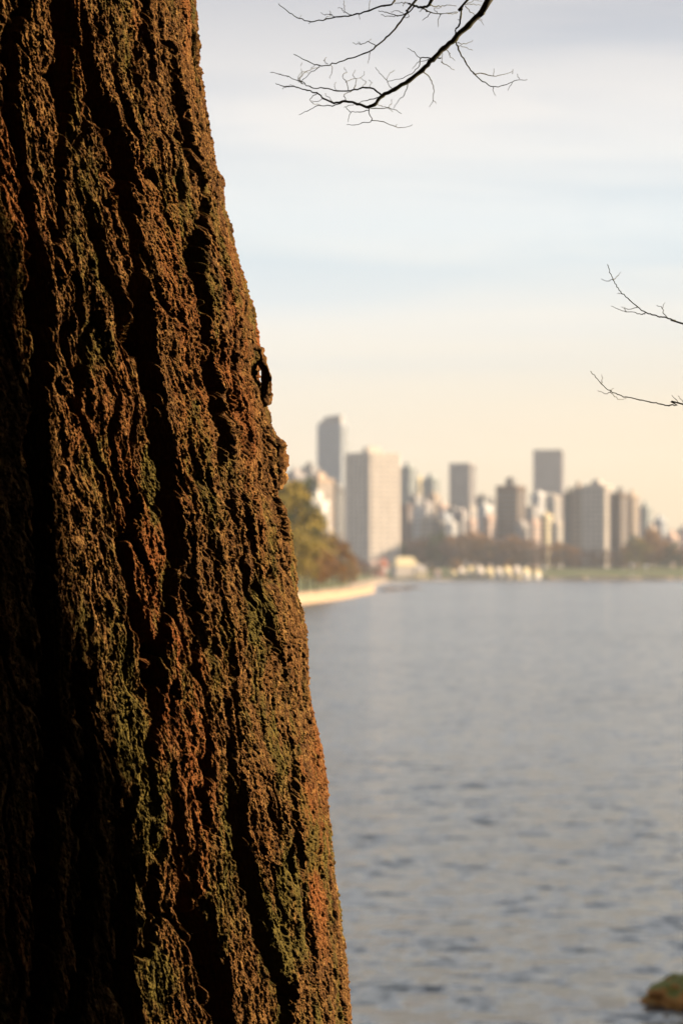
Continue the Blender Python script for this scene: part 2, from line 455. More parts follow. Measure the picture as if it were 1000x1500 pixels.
# ------------------------------------------------------------------ bare tree whose twigs reach into the frame
BT = empty('bare_tree', (3.2, 3.45, 3.2), 'bare tree at the right whose thin leafless twigs hang into the frame', 'tree')
def rel(p): return (p[0] - 3.2, p[1] - 3.45, p[2] - 3.2)
mb = MB()
mb.tube([rel(p) for p in [(3.2,3.58,2.9),(3.2,3.59,3.6),(3.2,3.60,4.6),(3.2,3.63,5.0),(3.2,3.65,5.4),(3.2,3.66,5.8),(3.2,3.67,6.2),(3.22,3.68,6.8),(3.25,3.69,7.4),(3.3,3.7,9),(3.2,3.6,11.2)]],
        [.62,.50,.47,.45,.46,.43,.45,.42,.41,.26,.04], 22)
mb.build('trunk', M['dark_trunk'], BT, True)  # unseen trunk, placed and thickened to shade the near trunk's left side

def jit(pts, amp, seed):
    """subdivide a polyline into a smooth but slightly crooked curve"""
    g = random.Random(seed); out = []
    n = len(pts)
    for i in range(n - 1):
        p0 = Vector(pts[max(i-1, 0)]); p1 = Vector(pts[i]); p2 = Vector(pts[i+1]); p3 = Vector(pts[min(i+2, n-1)])
        for k in range(4):
            t = k / 4
            q = .5 * ((2*p1) + (-p0+p2)*t + (2*p0-5*p1+4*p2-p3)*t*t + (-p0+3*p1-3*p2+p3)*t**3)
            if i or k: q = q + Vector([g.uniform(-amp, amp) for _ in range(3)])
            out.append(q)
    out.append(Vector(pts[-1])); return out

def twig(mb, zp, w0, w1, d0, d1, conv, seed, pre=()):
    """zp: traced points in a zoomed crop, widths in photo px, distance from d0 to d1 m"""
    pts = []; n = len(zp)
    for i, p in enumerate(zp):
        px, py = conv(p); d = d0 + (d1 - d0) * i / max(1, n - 1)
        pts.append(P(px, py, d))
    np_ = len(pre); pts = list(pre) + pts
    c = jit([rel(p) for p in pts], .0012, seed)
    m = len(c); rads = []
    for i in range(m):
        t = i / (m - 1); w = w0 + (w1 - w0) * t ** .8
        r = w * .5 * ((d0 + d1) / 2) / F
        if np_ and i < np_ * 4: r *= 1 + .25 * (np_ * 4 - i) / 4
        rads.append(r * (1.18 if i % 4 == 0 and i else 1))
    mb.tube(c, rads, 6)
    return c

c3 = lambda p: (390 + p[0] / 2.5, p[1] / 2.5)
c4 = lambda p: (840 + p[0] / 6.25, 370 + p[1] / 6.25)
limb = [(3.2,3.5,7.2), (2.5,3.7,7.4), (1.6,4.05,7.1), (.8,4.0,6.6), (.42,4.02,6.22)]
mb = MB(); mb.tube(jit([rel(p) for p in limb], .004, 5), [.04 - .0017 * i for i in range(17)], 9)
mb.build('branch', M['twig'], BT, True)
tip = limb[-1]
D = 4.0
# main hanging branch
mb = MB()
twig(mb, [(815,0),(790,40),(740,90),(690,140),(650,175),(610,215),(570,255),(520,295),(470,325),(425,350),(395,380),(370,390)], 10, 4.6, D, D, c3, 1, [tip])
twig(mb, [(370,390),(330,378),(290,368),(245,375),(210,360),(185,340),(150,330),(110,318),(60,312),(35,303)], 4.2, .9, D, D+.05, c3, 2)
twig(mb, [(425,348),(400,328),(365,320),(320,328),(260,332),(210,322),(165,318),(130,300),(80,280),(15,263)], 3, .8, D, D+.1, c3, 3)
for i, (zp, w, dd) in enumerate([
  ([(130,305),(122,285),(145,262),(175,250),(200,238)], 1.3, .2), ([(165,318),(140,308),(120,290),(130,270),(128,250)], 1.1, .25),
  ([(425,350),(380,362),(330,378)], 2, .02), ([(290,368),(240,385),(190,385),(150,405),(120,418)], 1.7, .05),
  ([(185,342),(160,360),(170,375),(200,385)], 1.1, .1), ([(290,368),(285,345),(310,335),(325,310)], 1.3, .15),
  ([(300,330),(292,300),(280,275),(295,262),(285,245)], 1.2, .3), ([(320,328),(330,295),(318,275),(325,255)], 1.0, .3),
  ([(290,300),(320,285),(350,282),(358,260)], .9, .3), ([(345,325),(365,300),(345,285)], .9, .3),
  ([(370,390),(400,397),(440,395),(470,400),(495,415)], 1.6, .02), ([(375,390),(378,415),(385,440),(350,450),(320,458),(295,455)], 1.5, .03),
  ([(385,440),(430,445),(470,462),(490,468),(535,455)], 1.3, .03), ([(376,402),(340,408),(310,410),(300,445)], 1.3, .1),
  ([(310,410),(298,400),(290,390)], .9, .1), ([(450,295),(500,283),(540,262),(560,235),(565,212),(600,212),(640,210)][::-1], 2.0, .03),
  ([(450,295),(442,300)], .8, .03), ([(565,212),(540,190),(517,175)], 1.2, .05), ([(640,225),(665,240),(688,255)], 1.4, .03),
  ([(500,310),(480,320),(455,320),(440,290),(415,265),(400,245)], 1.3, .2), ([(440,290),(455,265),(470,255)], .8, .25),
  ([(575,258),(600,290),(612,320),(610,365),(598,390)], 1.8, .3), ([(610,365),(622,378)], .9, .3),
  ([(695,145),(705,180),(730,225),(757,265),(790,295),(830,315),(870,312),(910,293),(955,290)], 2.6, .02),
  ([(757,268),(800,270),(850,277),(900,260)], 1.9, .05), ([(900,268),(902,252)], .9, .05), ([(830,315),(832,330),(838,350)], 1.1, .25),
  ([(910,293),(895,310),(885,330)], .9, .25), ([(925,288),(918,270)], .8, .05), ([(830,275),(833,250)], .8, .2),
  ([(700,155),(730,160),(755,145)], 1.3, .05), ([(702,165),(725,170),(755,182)], 1.1, .05),
  ([(655,180),(670,195),(672,208),(690,220)], 1.3, .1), ([(645,185),(642,215),(648,232)], 1.0, .2),
  ([(520,300),(505,345),(480,370),(465,395)], 1.4, .45), ([(600,215),(560,225),(535,250)], 1.1, .3),
  ([(440,395),(455,380),(460,362)], .9, .3), ([(245,375),(225,352),(215,342)], 1.0, .2), ([(210,360),(180,372),(165,368)], .9, .15),
  ([(110,318),(90,310),(75,315),(60,325)], .8, .1), ([(80,280),(60,275),(45,268)], .7, .1), ([(130,300),(115,290),(130,262),(155,265)], .9, .35),
  ([(395,380),(420,385),(450,398),(462,408)], 1.0, .2), ([(470,462),(480,455)], .7, .03), ([(330,378),(300,385),(285,392)], .9, .2),
  ([(375,320),(385,300),(375,290)], .8, .3), ([(260,332),(250,318),(255,300)], .8, .3)]):
    twig(mb, zp, w, .7, D + dd * .3, D + dd * 1.6, c3, 100 + i)
mb.build('branch', M['twig'], BT, True)
# second: slender branch curving down to the left
mb = MB()
twig(mb, [(545,0),(520,40),(480,90),(440,135),(400,170),(360,195),(300,215),(240,232),(200,240),(150,222),(100,197)], 3.8, 1.0, D+.05, D+.05, c3, 50,
     [tip, (.28, 4.02, 6.12)])
for i, (zp, w, dd) in enumerate([([(400,165),(375,150),(345,160),(315,155)], 1.5, .05), ([(375,150),(385,140)], .9, .05), ([(385,180),(378,195),(372,230)], 1.1, .35),
  ([(235,232),(240,250),(232,285)], .9, .4), ([(225,233),(212,222),(220,208)], 1.0, .2), ([(195,243),(165,262),(135,290),(120,300)], 1.2, .2),
  ([(345,158),(335,152)], .7, .05), ([(200,240),(180,235),(165,250)], .9, .3), ([(125,240),(130,228)], .7, .3)]):
    twig(mb, zp, w, .7, D + .05, D + .05 + dd, c3, 200 + i)
mb.build('branch', M['twig'], BT, True)
# third: topmost long twig
mb = MB()
twig(mb, [(470,0),(430,17),(380,35),(330,50),(270,60),(220,68),(165,77),(120,65),(85,45),(45,12)], 3.4, 1.0, D-.05, D-.05, c3, 60, [(.28,4.02,6.12), (.1, 3.98, 6.0)])
for i, (zp, w, dd) in enumerate([([(310,52),(290,42),(285,20),(283,0)], 1.4, .1), ([(285,45),(275,30),(262,28)], .9, .1), ([(250,62),(235,50),(215,52),(200,44)], 1.3, .1),
  ([(235,50),(232,38)], .8, .1), ([(165,77),(155,86)], .9, .05), ([(340,50),(342,68)], .9, .3), ([(120,65),(128,55)], .8, .1),
  ([(375,35),(378,10),(380,-10)], .8, .5), ([(215,68),(222,58),(238,58)], .8, .2)]):
    twig(mb, zp, w, .7, D - .05, D + dd, c3, 300 + i)
mb.build('branch', M['twig'], BT, True)
# fourth: the cluster at the top edge
mb = MB()
twig(mb, [(610,-5),(600,15),(570,25),(545,20),(520,12)], 6, 2.6, D+.02, D+.02, c3, 70, [tip, (.22, 4.02, 6.06)])
for i, (zp, w, dd) in enumerate([([(545,20),(515,45),(480,55),(440,45),(410,38)], 2.4, .05), ([(480,55),(450,60),(420,52)], 1.3, .1), ([(500,48),(480,38),(455,42)], 1.1, .1),
  ([(570,25),(600,45),(640,50),(700,42)], 2.2, .05), ([(600,45),(590,60),(572,72)], 1.3, .1), ([(640,50),(630,65),(628,95)], 1.2, .4),
  ([(600,15),(625,22),(650,18),(695,20)], 1.8, .1), ([(520,12),(495,8),(470,12)], 1.4, .1), ([(625,45),(615,30),(640,25)], 1.1, .2),
  ([(515,45),(520,60),(498,62)], 1.0, .2), ([(590,40),(575,30),(560,40)], 1.6, .1), ([(500,20),(510,5)], 1, .1), ([(660,45),(690,48),(700,42)], 1, .1)]):
    twig(mb, zp, w, .8, D + .02, D + dd, c3, 400 + i)
mb.build('branch', M['twig'], BT, True)
# fifth: short shoot crossing the main branch
mb = MB()
twig(mb, [(738,-5),(720,20),(712,60),(705,90),(692,105),(695,128)], 3.4, 2.2, D, D, c3, 80, [(.40, 4.0, 6.2)])
for i, (zp, w, dd) in enumerate([([(720,14),(750,14),(785,18)], 1.3, .1), ([(728,20),(745,40),(770,60),(795,90)], 1.4, .1), ([(712,60),(700,70)], .9, .05),
   ([(735,10),(760,0),(790,3)], 1.0, .2), ([(770,60),(790,72)], .8, .1)]):
    twig(mb, zp, w, .7, D, D + dd, c3, 500 + i)
mb.build('branch', M['twig'], BT, True)
# the two twigs at the right edge
mb = MB()
twig(mb, [(1000,655),(930,625),(850,593),(785,585),(720,567),(660,543),(580,495),(510,430),(440,370),(400,310),(360,245),(330,180),(308,108)], 2.9, 1.0, 3.9, 3.9, c4, 90,
     [(3.0,3.6,5.6), (2.3,3.75,5.25), (1.3,3.9,5.22), (.8,3.88,5.33)])
for i, (zp, w, dd) in enumerate([([(360,245),(400,215),(430,180)], 1.1, .5), ([(355,245),(310,258),(255,240)], 1.0, .5), ([(440,370),(400,375)], .9, .4),
  ([(660,545),(630,562),(560,552),(480,537),(410,517),(345,490)], 1.4, .3), ([(480,535),(468,515),(470,498)], 1.0, .3), ([(580,500),(500,512),(435,498)], 1.1, .6),
  ([(850,593),(825,550),(808,505),(760,482)], 1.4, .1), ([(810,508),(835,455)], 1.0, .4)]):
    twig(mb, zp, w, .75, 3.9, 3.9 + dd, c4, 600 + i)
mb.build('branch', M['twig'], BT, True)
mb = MB()
twig(mb, [(1000,1388),(940,1395),(870,1395),(800,1387),(700,1365),(600,1345),(480,1325),(400,1295),(335,1265),(255,1205),(200,1140),(155,1083)], 2.6, 1.0, 3.95, 3.95, c4, 91,
     [(3.0,3.6,4.9), (2.3,3.75,4.8), (1.3,3.92,4.98), (.8,3.92,5.2)])
for i, (zp, w, dd) in enumerate([([(255,1205),(262,1160),(255,1118)], 1.0, .5), ([(335,1270),(290,1287),(222,1262)], 1.0, .5),
  ([(335,1275),(370,1315),(420,1345),(480,1335)], 1.1, .4), ([(975,1385),(935,1345),(900,1305)], 1.3, .2), ([(1010,1385),(1000,1360),(955,1312)], 1.3, .2),
  ([(335,1265),(365,1243)], .9, .2)]):
    twig(mb, zp, w, .75, 3.95, 3.95 + dd, c4, 700 + i)
mb.build('branch', M['twig'], BT, True)
# more crown, out of the frame, so that the tree is whole
mb = MB(); g = random.Random(9)
for i in range(46):
    z0 = g.uniform(7.2, 10.4); a = g.uniform(-2.6, .3); l = g.uniform(1, 2.2)
    p0 = Vector((3.2, 3.5, z0)); d = Vector((math.cos(a), math.sin(a), g.uniform(.2, .9)))
    pts = [p0 + d * l * t + Vector((g.uniform(-.06,.06), g.uniform(-.06,.06), g.uniform(-.05,.05))) for t in (0, .3, .6, 1)]
    mb.tube([rel(p) for p in pts], [.022, .014, .009, .003], 5)
mb.build('crown', M['twig'], BT, True)

# ------------------------------------------------------------------ bank, water, land
def grid_mesh(name, xs, ys, fz, m, smooth=True):
    X, Y = np.meshgrid(xs, ys); Z = fz(X, Y)
    nr, nc = X.shape; idx = np.arange(nr * nc).reshape(nr, nc)
    q = np.stack([idx[:-1, :-1], idx[:-1, 1:], idx[1:, 1:], idx[1:, :-1]], -1).reshape(-1, 4)
    return np_mesh(name, np.stack([X, Y, Z], -1).reshape(-1, 3), q, m, None, smooth)

def bankz(X, Y):
    z = np.interp(Y, [-60, 3.5, 5.5, 8, 12, 18, 24], [3.6, 3.25, 3.05, 2.3, 1.3, .1, -1.2])
    z = z + perlin(X * .5, Y * .5, None, 71) * .15 + perlin(X * 2, Y * 2, None, 72) * .05
    return z + np.maximum(0, -X - 6) * .10
bk = grid_mesh('ground', np.linspace(-70, 60, 260), np.linspace(-60, 24, 200), bankz, M['earth'])
tag(bk, kind='structure')

COAST = [((-160,40),(-1,0),1),((-90,150),(-1,0),1),((-30,270),(-1,0),1),((-14,330),(-1,.1),1),((-5.9,377),(-1,.1),1),((0,443),(-1,.1),1),((4.4,520),(-1,.1),1),
         ((8.3,590),(-.9,.3),1),((7,640),(-1,.2),1),((9,800),(-1,.1),1),((16,1000),(-1,.1),1),((22,1250),(-1,.4),.8),((28,1385),(-.6,.8),.4),
         ((70,1400),(0,1),0),((120,1408),(0,1),0),((200,1420),(0,1),0),((300,1440),(0,1),0),((500,1480),(.1,1),0),((1600,1500),(.2,1),0)]
rows = [(0,-.6,-.6),(.8,.5,.5),(6,1.5,1.2),(18,3.0,2.6),(45,5.5,6.2),(80,7,7.5),(160,11,8),(500,22,12),(1900,22,14)]
vs = []; 
for (cx, cy), (dx, dy), hw in COAST:
    l = math.hypot(dx, dy)
    for d, hh, hf in rows:
        vs.append((cx + dx/l*d, min(cy + dy/l*d, 3300), hh * hw + hf * (1 - hw)))
nr = len(rows); fs = []; fm = []
for i in range(len(COAST) - 1):
    for j in range(nr - 1):
        fs.append((i*nr+j, i*nr+j+1, (i+1)*nr+j+1, (i+1)*nr+j)); fm.append(0 if j < 2 else 1)
land = mesh_obj('land', vs, fs, [M['sand'], M['grass']], None, False, fm)
tag(land, kind='structure')

def water_mat():
    m = bpy.data.materials.new('sea_water'); m.use_nodes = True
    nt = m.node_tree; L = nt.links; b = nt.nodes['Principled BSDF']
    b.inputs['Base Color'].default_value = (.026, .034, .040, 1)
    b.inputs['Roughness'].default_value = .2; b.inputs['IOR'].default_value = 1.40
    b.inputs['Specular IOR Level'].default_value = .85
    tc = nt.nodes.new('ShaderNodeTexCoord')
    cur = None
    # wind-roughened surface: slopes of four wave sizes, steeper in gusts
    for sc, st, det, w, rot in ((.45, (1, 1.5, 1), 2, .34, 10), (1.5, (.8, 1.3, 1), 1.5, .90, 5), (2.8, (1, 1.3, 1), 2, .90, -12), (5.5, (1, 1.4, 1), 2, .70, 18), (15.0, (1, 1, 1), 2, .30, 0)):
        mp = nt.nodes.new('ShaderNodeMapping'); mp.inputs['Scale'].default_value = st
        mp.inputs['Rotation'].default_value = (0, 0, R_(rot))
        L.new(tc.outputs['Object'], mp.inputs['Vector'])
        n = nt.nodes.new('ShaderNodeTexNoise'); n.inputs['Scale'].default_value = sc; n.inputs['Detail'].default_value = det
        L.new(mp.outputs[0], n.inputs['Vector'])
        sb = nt.nodes.new('ShaderNodeVectorMath'); sb.operation = 'SUBTRACT'; sb.inputs[1].default_value = (.5, .5, .5)
        L.new(n.outputs['Color'], sb.inputs[0])
        mu = nt.nodes.new('ShaderNodeVectorMath'); mu.operation = 'MULTIPLY'; mu.inputs[1].default_value = (w, w, 0)
        L.new(sb.outputs[0], mu.inputs[0])
        if cur is None: cur = mu.outputs[0]
        else:
            ad = nt.nodes.new('ShaderNodeVectorMath'); ad.operation = 'ADD'; L.new(cur, ad.inputs[0]); L.new(mu.outputs[0], ad.inputs[1]); cur = ad.outputs[0]
    gn = nt.nodes.new('ShaderNodeTexNoise'); gn.inputs['Scale'].default_value = .03; gn.inputs['Detail'].default_value = 3
    L.new(tc.outputs['Object'], gn.inputs['Vector'])
    gr = nt.nodes.new('ShaderNodeMapRange'); gr.inputs[1].default_value = .35; gr.inputs[2].default_value = .65; gr.inputs[3].default_value = .7; gr.inputs[4].default_value = 1.35
    L.new(gn.outputs['Fac'], gr.inputs[0])
    sc_ = nt.nodes.new('ShaderNodeVectorMath'); sc_.operation = 'SCALE'; L.new(cur, sc_.inputs[0]); L.new(gr.outputs[0], sc_.inputs['Scale'])
    up = nt.nodes.new('ShaderNodeVectorMath'); up.operation = 'ADD'; up.inputs[1].default_value = (0, 0, 1); L.new(sc_.outputs[0], up.inputs[0])
    nm = nt.nodes.new('ShaderNodeVectorMath'); nm.operation = 'NORMALIZE'; L.new(up.outputs[0], nm.inputs[0])
    L.new(nm.outputs[0], b.inputs['Normal'])
    return m
w = mesh_obj('water', [(-3300,-55,0),(3300,-55,0),(3300,3300,0),(-3300,3300,0)], [(0,1,2,3)], water_mat())
tag(w, kind='structure')

# ------------------------------------------------------------------ rocks
def rock(name, c, r, seed, m, label, group=None):
    import bmesh
    bm = bmesh.new(); bmesh.ops.create_icosphere(bm, subdivisions=5, radius=1)
    from mathutils import noise as mn
    for v in bm.verts:
        p = v.co.copy(); off = Vector((seed * 3.1, seed, 0))
        k = 1 + .32 * mn.noise(p * 1.3 + off) + .16 * mn.noise(p * 3 + off) + .07 * mn.noise(p * 8 + off) + .03 * mn.noise(p * 20 + off)
        v.co = Vector((p.x * r[0], p.y * r[1], p.z * r[2])) * k
    me = bpy.data.meshes.new(name); bm.to_mesh(me); bm.free(); me.materials.append(m)
    me.polygons.foreach_set('use_smooth', [True] * len(me.polygons))
    o = link(bpy.data.objects.new(name, me)); o.location = c
    return tag(o, label, 'rock', group)

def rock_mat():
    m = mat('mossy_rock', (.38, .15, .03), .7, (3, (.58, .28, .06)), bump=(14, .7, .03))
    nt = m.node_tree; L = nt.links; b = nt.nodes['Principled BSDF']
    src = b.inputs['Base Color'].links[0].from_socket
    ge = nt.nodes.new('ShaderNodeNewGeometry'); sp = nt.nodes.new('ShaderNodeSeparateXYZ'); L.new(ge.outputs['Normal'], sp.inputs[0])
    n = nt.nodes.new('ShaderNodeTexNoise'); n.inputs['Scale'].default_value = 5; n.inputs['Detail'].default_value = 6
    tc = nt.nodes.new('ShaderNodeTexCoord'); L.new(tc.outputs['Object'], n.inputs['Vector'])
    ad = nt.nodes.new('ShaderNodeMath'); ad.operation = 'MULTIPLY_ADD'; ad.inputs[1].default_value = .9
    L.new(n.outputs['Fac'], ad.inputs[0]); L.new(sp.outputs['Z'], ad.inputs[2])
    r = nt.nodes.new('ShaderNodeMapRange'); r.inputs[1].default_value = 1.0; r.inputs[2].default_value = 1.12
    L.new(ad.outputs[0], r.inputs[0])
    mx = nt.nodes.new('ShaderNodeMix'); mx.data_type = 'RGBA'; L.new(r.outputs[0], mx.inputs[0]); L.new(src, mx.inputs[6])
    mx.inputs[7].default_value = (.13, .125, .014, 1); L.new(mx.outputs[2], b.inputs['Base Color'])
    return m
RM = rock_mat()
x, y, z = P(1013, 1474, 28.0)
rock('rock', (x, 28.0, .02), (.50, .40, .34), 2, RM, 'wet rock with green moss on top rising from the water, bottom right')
M['shelf_rock'] = mat('shelf_rock', (.13, .09, .07), .8, (1, (.2, .14, .1)), bump=(2, .5, .1))
for i, (px, Y, r, lab) in enumerate([(566, 640, (2.2,2,.5), 'low brown rock in the water just off the seawall tip'), (584, 680, (3,2,.55), 'low brown rock, the middle of three in the water past the seawall'),
                                (603, 740, (2.4,2,.45), 'low brown rock farthest out in the water past the seawall')]):
    rock('rock', ((px-500)/F*Y, Y, .05), r, 5 + i, M['shelf_rock'], lab, 'low rocks off the seawall')

# ------------------------------------------------------------------ seawalls
def wall_strip(name, pts, top, m, label, capm, thick=.8, bottom=-.6):
    root = empty(name, (pts[0][0], pts[0][1], 0), label, 'sea wall')
    for nm, t0, t1, ins in (('wall_face', bottom, top, 0), ('coping', top + .003, top + .2, .12)):
        v = []; f = []
        for i, (x, y) in enumerate(pts):
            a = Vector(pts[min(i+1, len(pts)-1)]) - Vector(pts[max(i-1, 0)]); a.normalize(); nrm = Vector((a.y, -a.x))
            zt = t1 + .06 * math.sin(i * 2.1)
            for s, zz in ((ins, t0), (ins, zt), (-thick, zt), (-thick, t0)):
                v.append((x + nrm.x * s - pts[0][0], y + nrm.y * s - pts[0][1], zz))
        for i in range(len(pts) - 1):
            for k in range(4):
                k2 = (k + 1) % 4; f.append((i*4+k, i*4+k2, (i+1)*4+k2, (i+1)*4+k))
        f += [(3,2,1,0), tuple((len(pts)-1)*4 + k for k in range(4))]
        mesh_obj(nm, v, f, m if nm == 'wall_face' else capm, root)
    return root
cw = [(-30,270),(-14.2,330),(-6.1,377),(-.2,443),(4.2,520),(8.1,590)]
cwp = []
for a, b in zip(cw[:-1], cw[1:]):
    for k in range(6): cwp.append((a[0]+(b[0]-a[0])*k/6, a[1]+(b[1]-a[1])*k/6))
cwp.append(cw[-1])
wall_strip('seawall', cwp, 1.45, M['seawall'], 'pale sunlit stone seawall at the foot of the wooded headland', M['seawall'])
# ------------------------------------------------------------------ trees of the far shores
def crown_mesh(kind, variant):
    g = random.Random(variant * 17 + len(kind)); cs = []
    conif = kind == 'dark green' and variant % 2 == 0
    for i in range(22):
        t = g.random()
        if conif: zc = .2 + .75 * t; rr = .30 * (1 - t) + .05
        else: zc = .30 + .62 * t; rr = .36 * math.sin(math.pi * (.18 + .75 * t))
        a = g.random() * 6.28; q = rr * g.uniform(.3, 1)
        s = g.uniform(.07, .14)
        cs.append((q*math.cos(a), q*math.sin(a), zc, s*1.2, s*1.2, s))
    n = 3200 if kind in ('dark green', 'olive', 'orange') else 3000
    v, q = leaf_cloud(n, cs, .018 if kind in ('dark green', 'olive', 'orange') else .020, variant + 50, .5 if kind in ('dark green', 'olive', 'orange') else .22)
    o = np_mesh('crown', v, q, LM[kind], None, False); me = o.data; bpy.data.objects.remove(o)
    t = MB(); t.tube([(0,0,-.05),(.01,0,.2),(-.01,.01,.5),(.01,0,.85)], [.022,.016,.011,.003], 6)
    for i in range(9):
        a = g.random()*6.28; z = g.uniform(.22,.6); l = g.uniform(.15,.33)
        t.tube([(0,0,z),(l*.5*math.cos(a),l*.5*math.sin(a),z+l*.45),(l*math.cos(a),l*math.sin(a),z+l)], [.009,.006,.002], 5)
    return me, mesh_only('trunk', t, M['dark_trunk'])
CR = {(k, v): crown_mesh(k, v) for k in LM for v in range(3)}
def tree(kind, px, Y, top, zb, label, group, i, wide=1.0):
    x = (px - 500) / F * Y; zt = CAMZ + (HY - top) / F * Y; H = zt - zb
    name = {'dark green': 'evergreen_tree', 'olive': 'leafy_tree', 'orange': 'autumn_tree'}.get(kind, 'leafless_tree')
    r = empty(name, (x, Y, zb), label, 'tree', group, random.random() * 6.28)
    r.scale = (H * wide, H * wide, H)
    cm, tm = CR[(kind, i % 3)]
    o = bpy.data.objects.new('crown', cm); link(o, r)
    o = bpy.data.objects.new('trunk', tm); link(o, r)
    return r
ORD = ['', 'second ', 'third ', 'fourth ', 'fifth ', 'sixth ', 'seventh ', 'eighth ', 'ninth ', 'tenth ', 'eleventh ', 'twelfth ']
headland = [ # px, Y, top, kind, width, label
 (415,400,692,'olive',1.0,'tall olive tree at the top of the headland, beside the trunk'), (433,430,700,'dark green',.9,'tall dark evergreen on the headland, left of the sunlit yellow block'),
 (428,370,770,'olive',1.1,'yellow-green bush-like tree at the headland foot, touching the trunk in the photo'),
 (447,470,738,'olive',.8,'olive tree sloping below the sunlit yellow block'), (455,520,772,'orange',1.0,'orange-brown tree directly below the sunlit yellow block'),
 (474,560,772,'brown',1.0,'brown bare tree at the right foot of the yellow block'), (462,430,800,'orange',1.1,'orange tree low on the headland above the seawall, leftmost'),
 (490,580,784,'orange',1.0,'tall orange-brown tree right of the yellow block on the headland slope'), (482,470,815,'orange',1.1,'orange-brown tree low behind the middle of the stone seawall'),
 (500,640,794,'olive',.9,'olive-yellow tree below the pale twin-faced tower'), (448,400,815,'olive',1.1,'olive shrubby tree right above the start of the stone seawall'),
 (512,600,812,'orange',1.0,'small orange tree near the tip of the stone seawall'), (500,500,835,'orange',1.3,'lowest orange tree above the middle of the stone seawall'),
 (522,760,814,'purple brown',1.0,'purple-brown tree behind the tip of the stone seawall'), (534,900,822,'purple brown',1.1,'purple-brown tree at the far end of the headland'),
 (470,480,838,'orange',1.4,'small rust-orange tree standing right behind the stone seawall'), (540,1100,832,'brown',1.2,'small brown tree in the cove between headland and beach house'),
 (516,570,840,'orange',1.4,'low orange scrub tree at the very tip of the seawall'), (553,1330,822,'purple brown',1.2,'purple-brown tree left of the low pink houses')]
for i, (px, Y, top, k, wd, lab) in enumerate(headland):
    tree(k, px, Y, top, 2.0, lab, 'trees on the wooded headland', i, wd * 1.1)

LMK = [(600,'the slim grey-green tower'),(645,'the cluster of low flats'),(690,'the narrow tower with a bright edge'),(745,'the stepped brown tower'),(800,'the tall grey slab tower'),
       (862,'the dark striped tower'),(918,'the twin brown tower'),(965,'the small tower with a dark cap'),(1100,'the right edge')]
far = [(588,795,'dark green'),(597,788,'purple brown'),(606,790,'purple brown'),(616,786,'orange'),(625,784,'purple brown'),(634,782,'dark green'),(643,778,'dark green'),
 (652,788,'purple brown'),(661,783,'orange'),(669,790,'purple brown'),(678,781,'brown'),(688,779,'orange'),(698,776,'orange'),(706,783,'orange'),(713,790,'olive'),(722,786,'purple brown'),
 (731,784,'purple brown'),(741,787,'purple brown'),(750,782,'orange'),(760,786,'purple brown'),(770,784,'brown'),(780,789,'purple brown'),(790,790,'purple brown'),(800,796,'brown'),
 (810,793,'brown'),(819,790,'orange'),(829,796,'purple brown'),(839,799,'orange'),(850,801,'purple brown'),(861,803,'purple brown'),(872,801,'purple brown'),(884,802,'brown'),
 (896,806,'purple brown'),(907,810,'purple brown'),(918,796,'orange'),(927,780,'dark green'),(935,786,'olive'),(944,783,'orange'),(953,774,'orange'),(961,779,'orange'),
 (970,796,'brown'),(979,795,'dark green'),(989,792,'dark green'),(999,796,'purple brown'),(1010,794,'brown')]
cnt = {}
for i, (px, top, k) in enumerate(far):
    lm = next(n for p, n in LMK if px <= p + 22)
    key = (k, lm); cnt[key] = cnt.get(key, 0) + 1
    kk = {'dark green': 'dark evergreen', 'olive': 'olive green tree', 'brown': 'plain brown tree', 'purple brown': 'purple-brown tree', 'orange': 'orange autumn tree'}[k]
    fmtd = f"{ORD[cnt[key]-1]}{kk} from the left below {lm}" if lm != 'the right edge' else f"{ORD[cnt[key]-1]}{kk} from the left near the right edge"
    if cnt[key] == 1: fmtd = 'first ' + fmtd
    tree(k, px, 1500 + 14 * math.sin(i * 2.4), top + 2, 5.0, fmtd, 'trees lining the far shore', i, 1.25)

# front row of shrubs by the beach
for i, (px, top, k, lab) in enumerate([(632,826,'brown','low brown bush left of the long bright seawall'),(667,818,'orange','small orange bush above the left end of the long bright seawall'),
   (745,822,'orange','small orange bush behind the gap between two bright seawalls'),(778,824,'brown','small brown bush behind the shorter bright seawall')]):
    tree(k, px, 1425, top, 3.4, lab, 'small trees right behind the beach', i, 1.3)

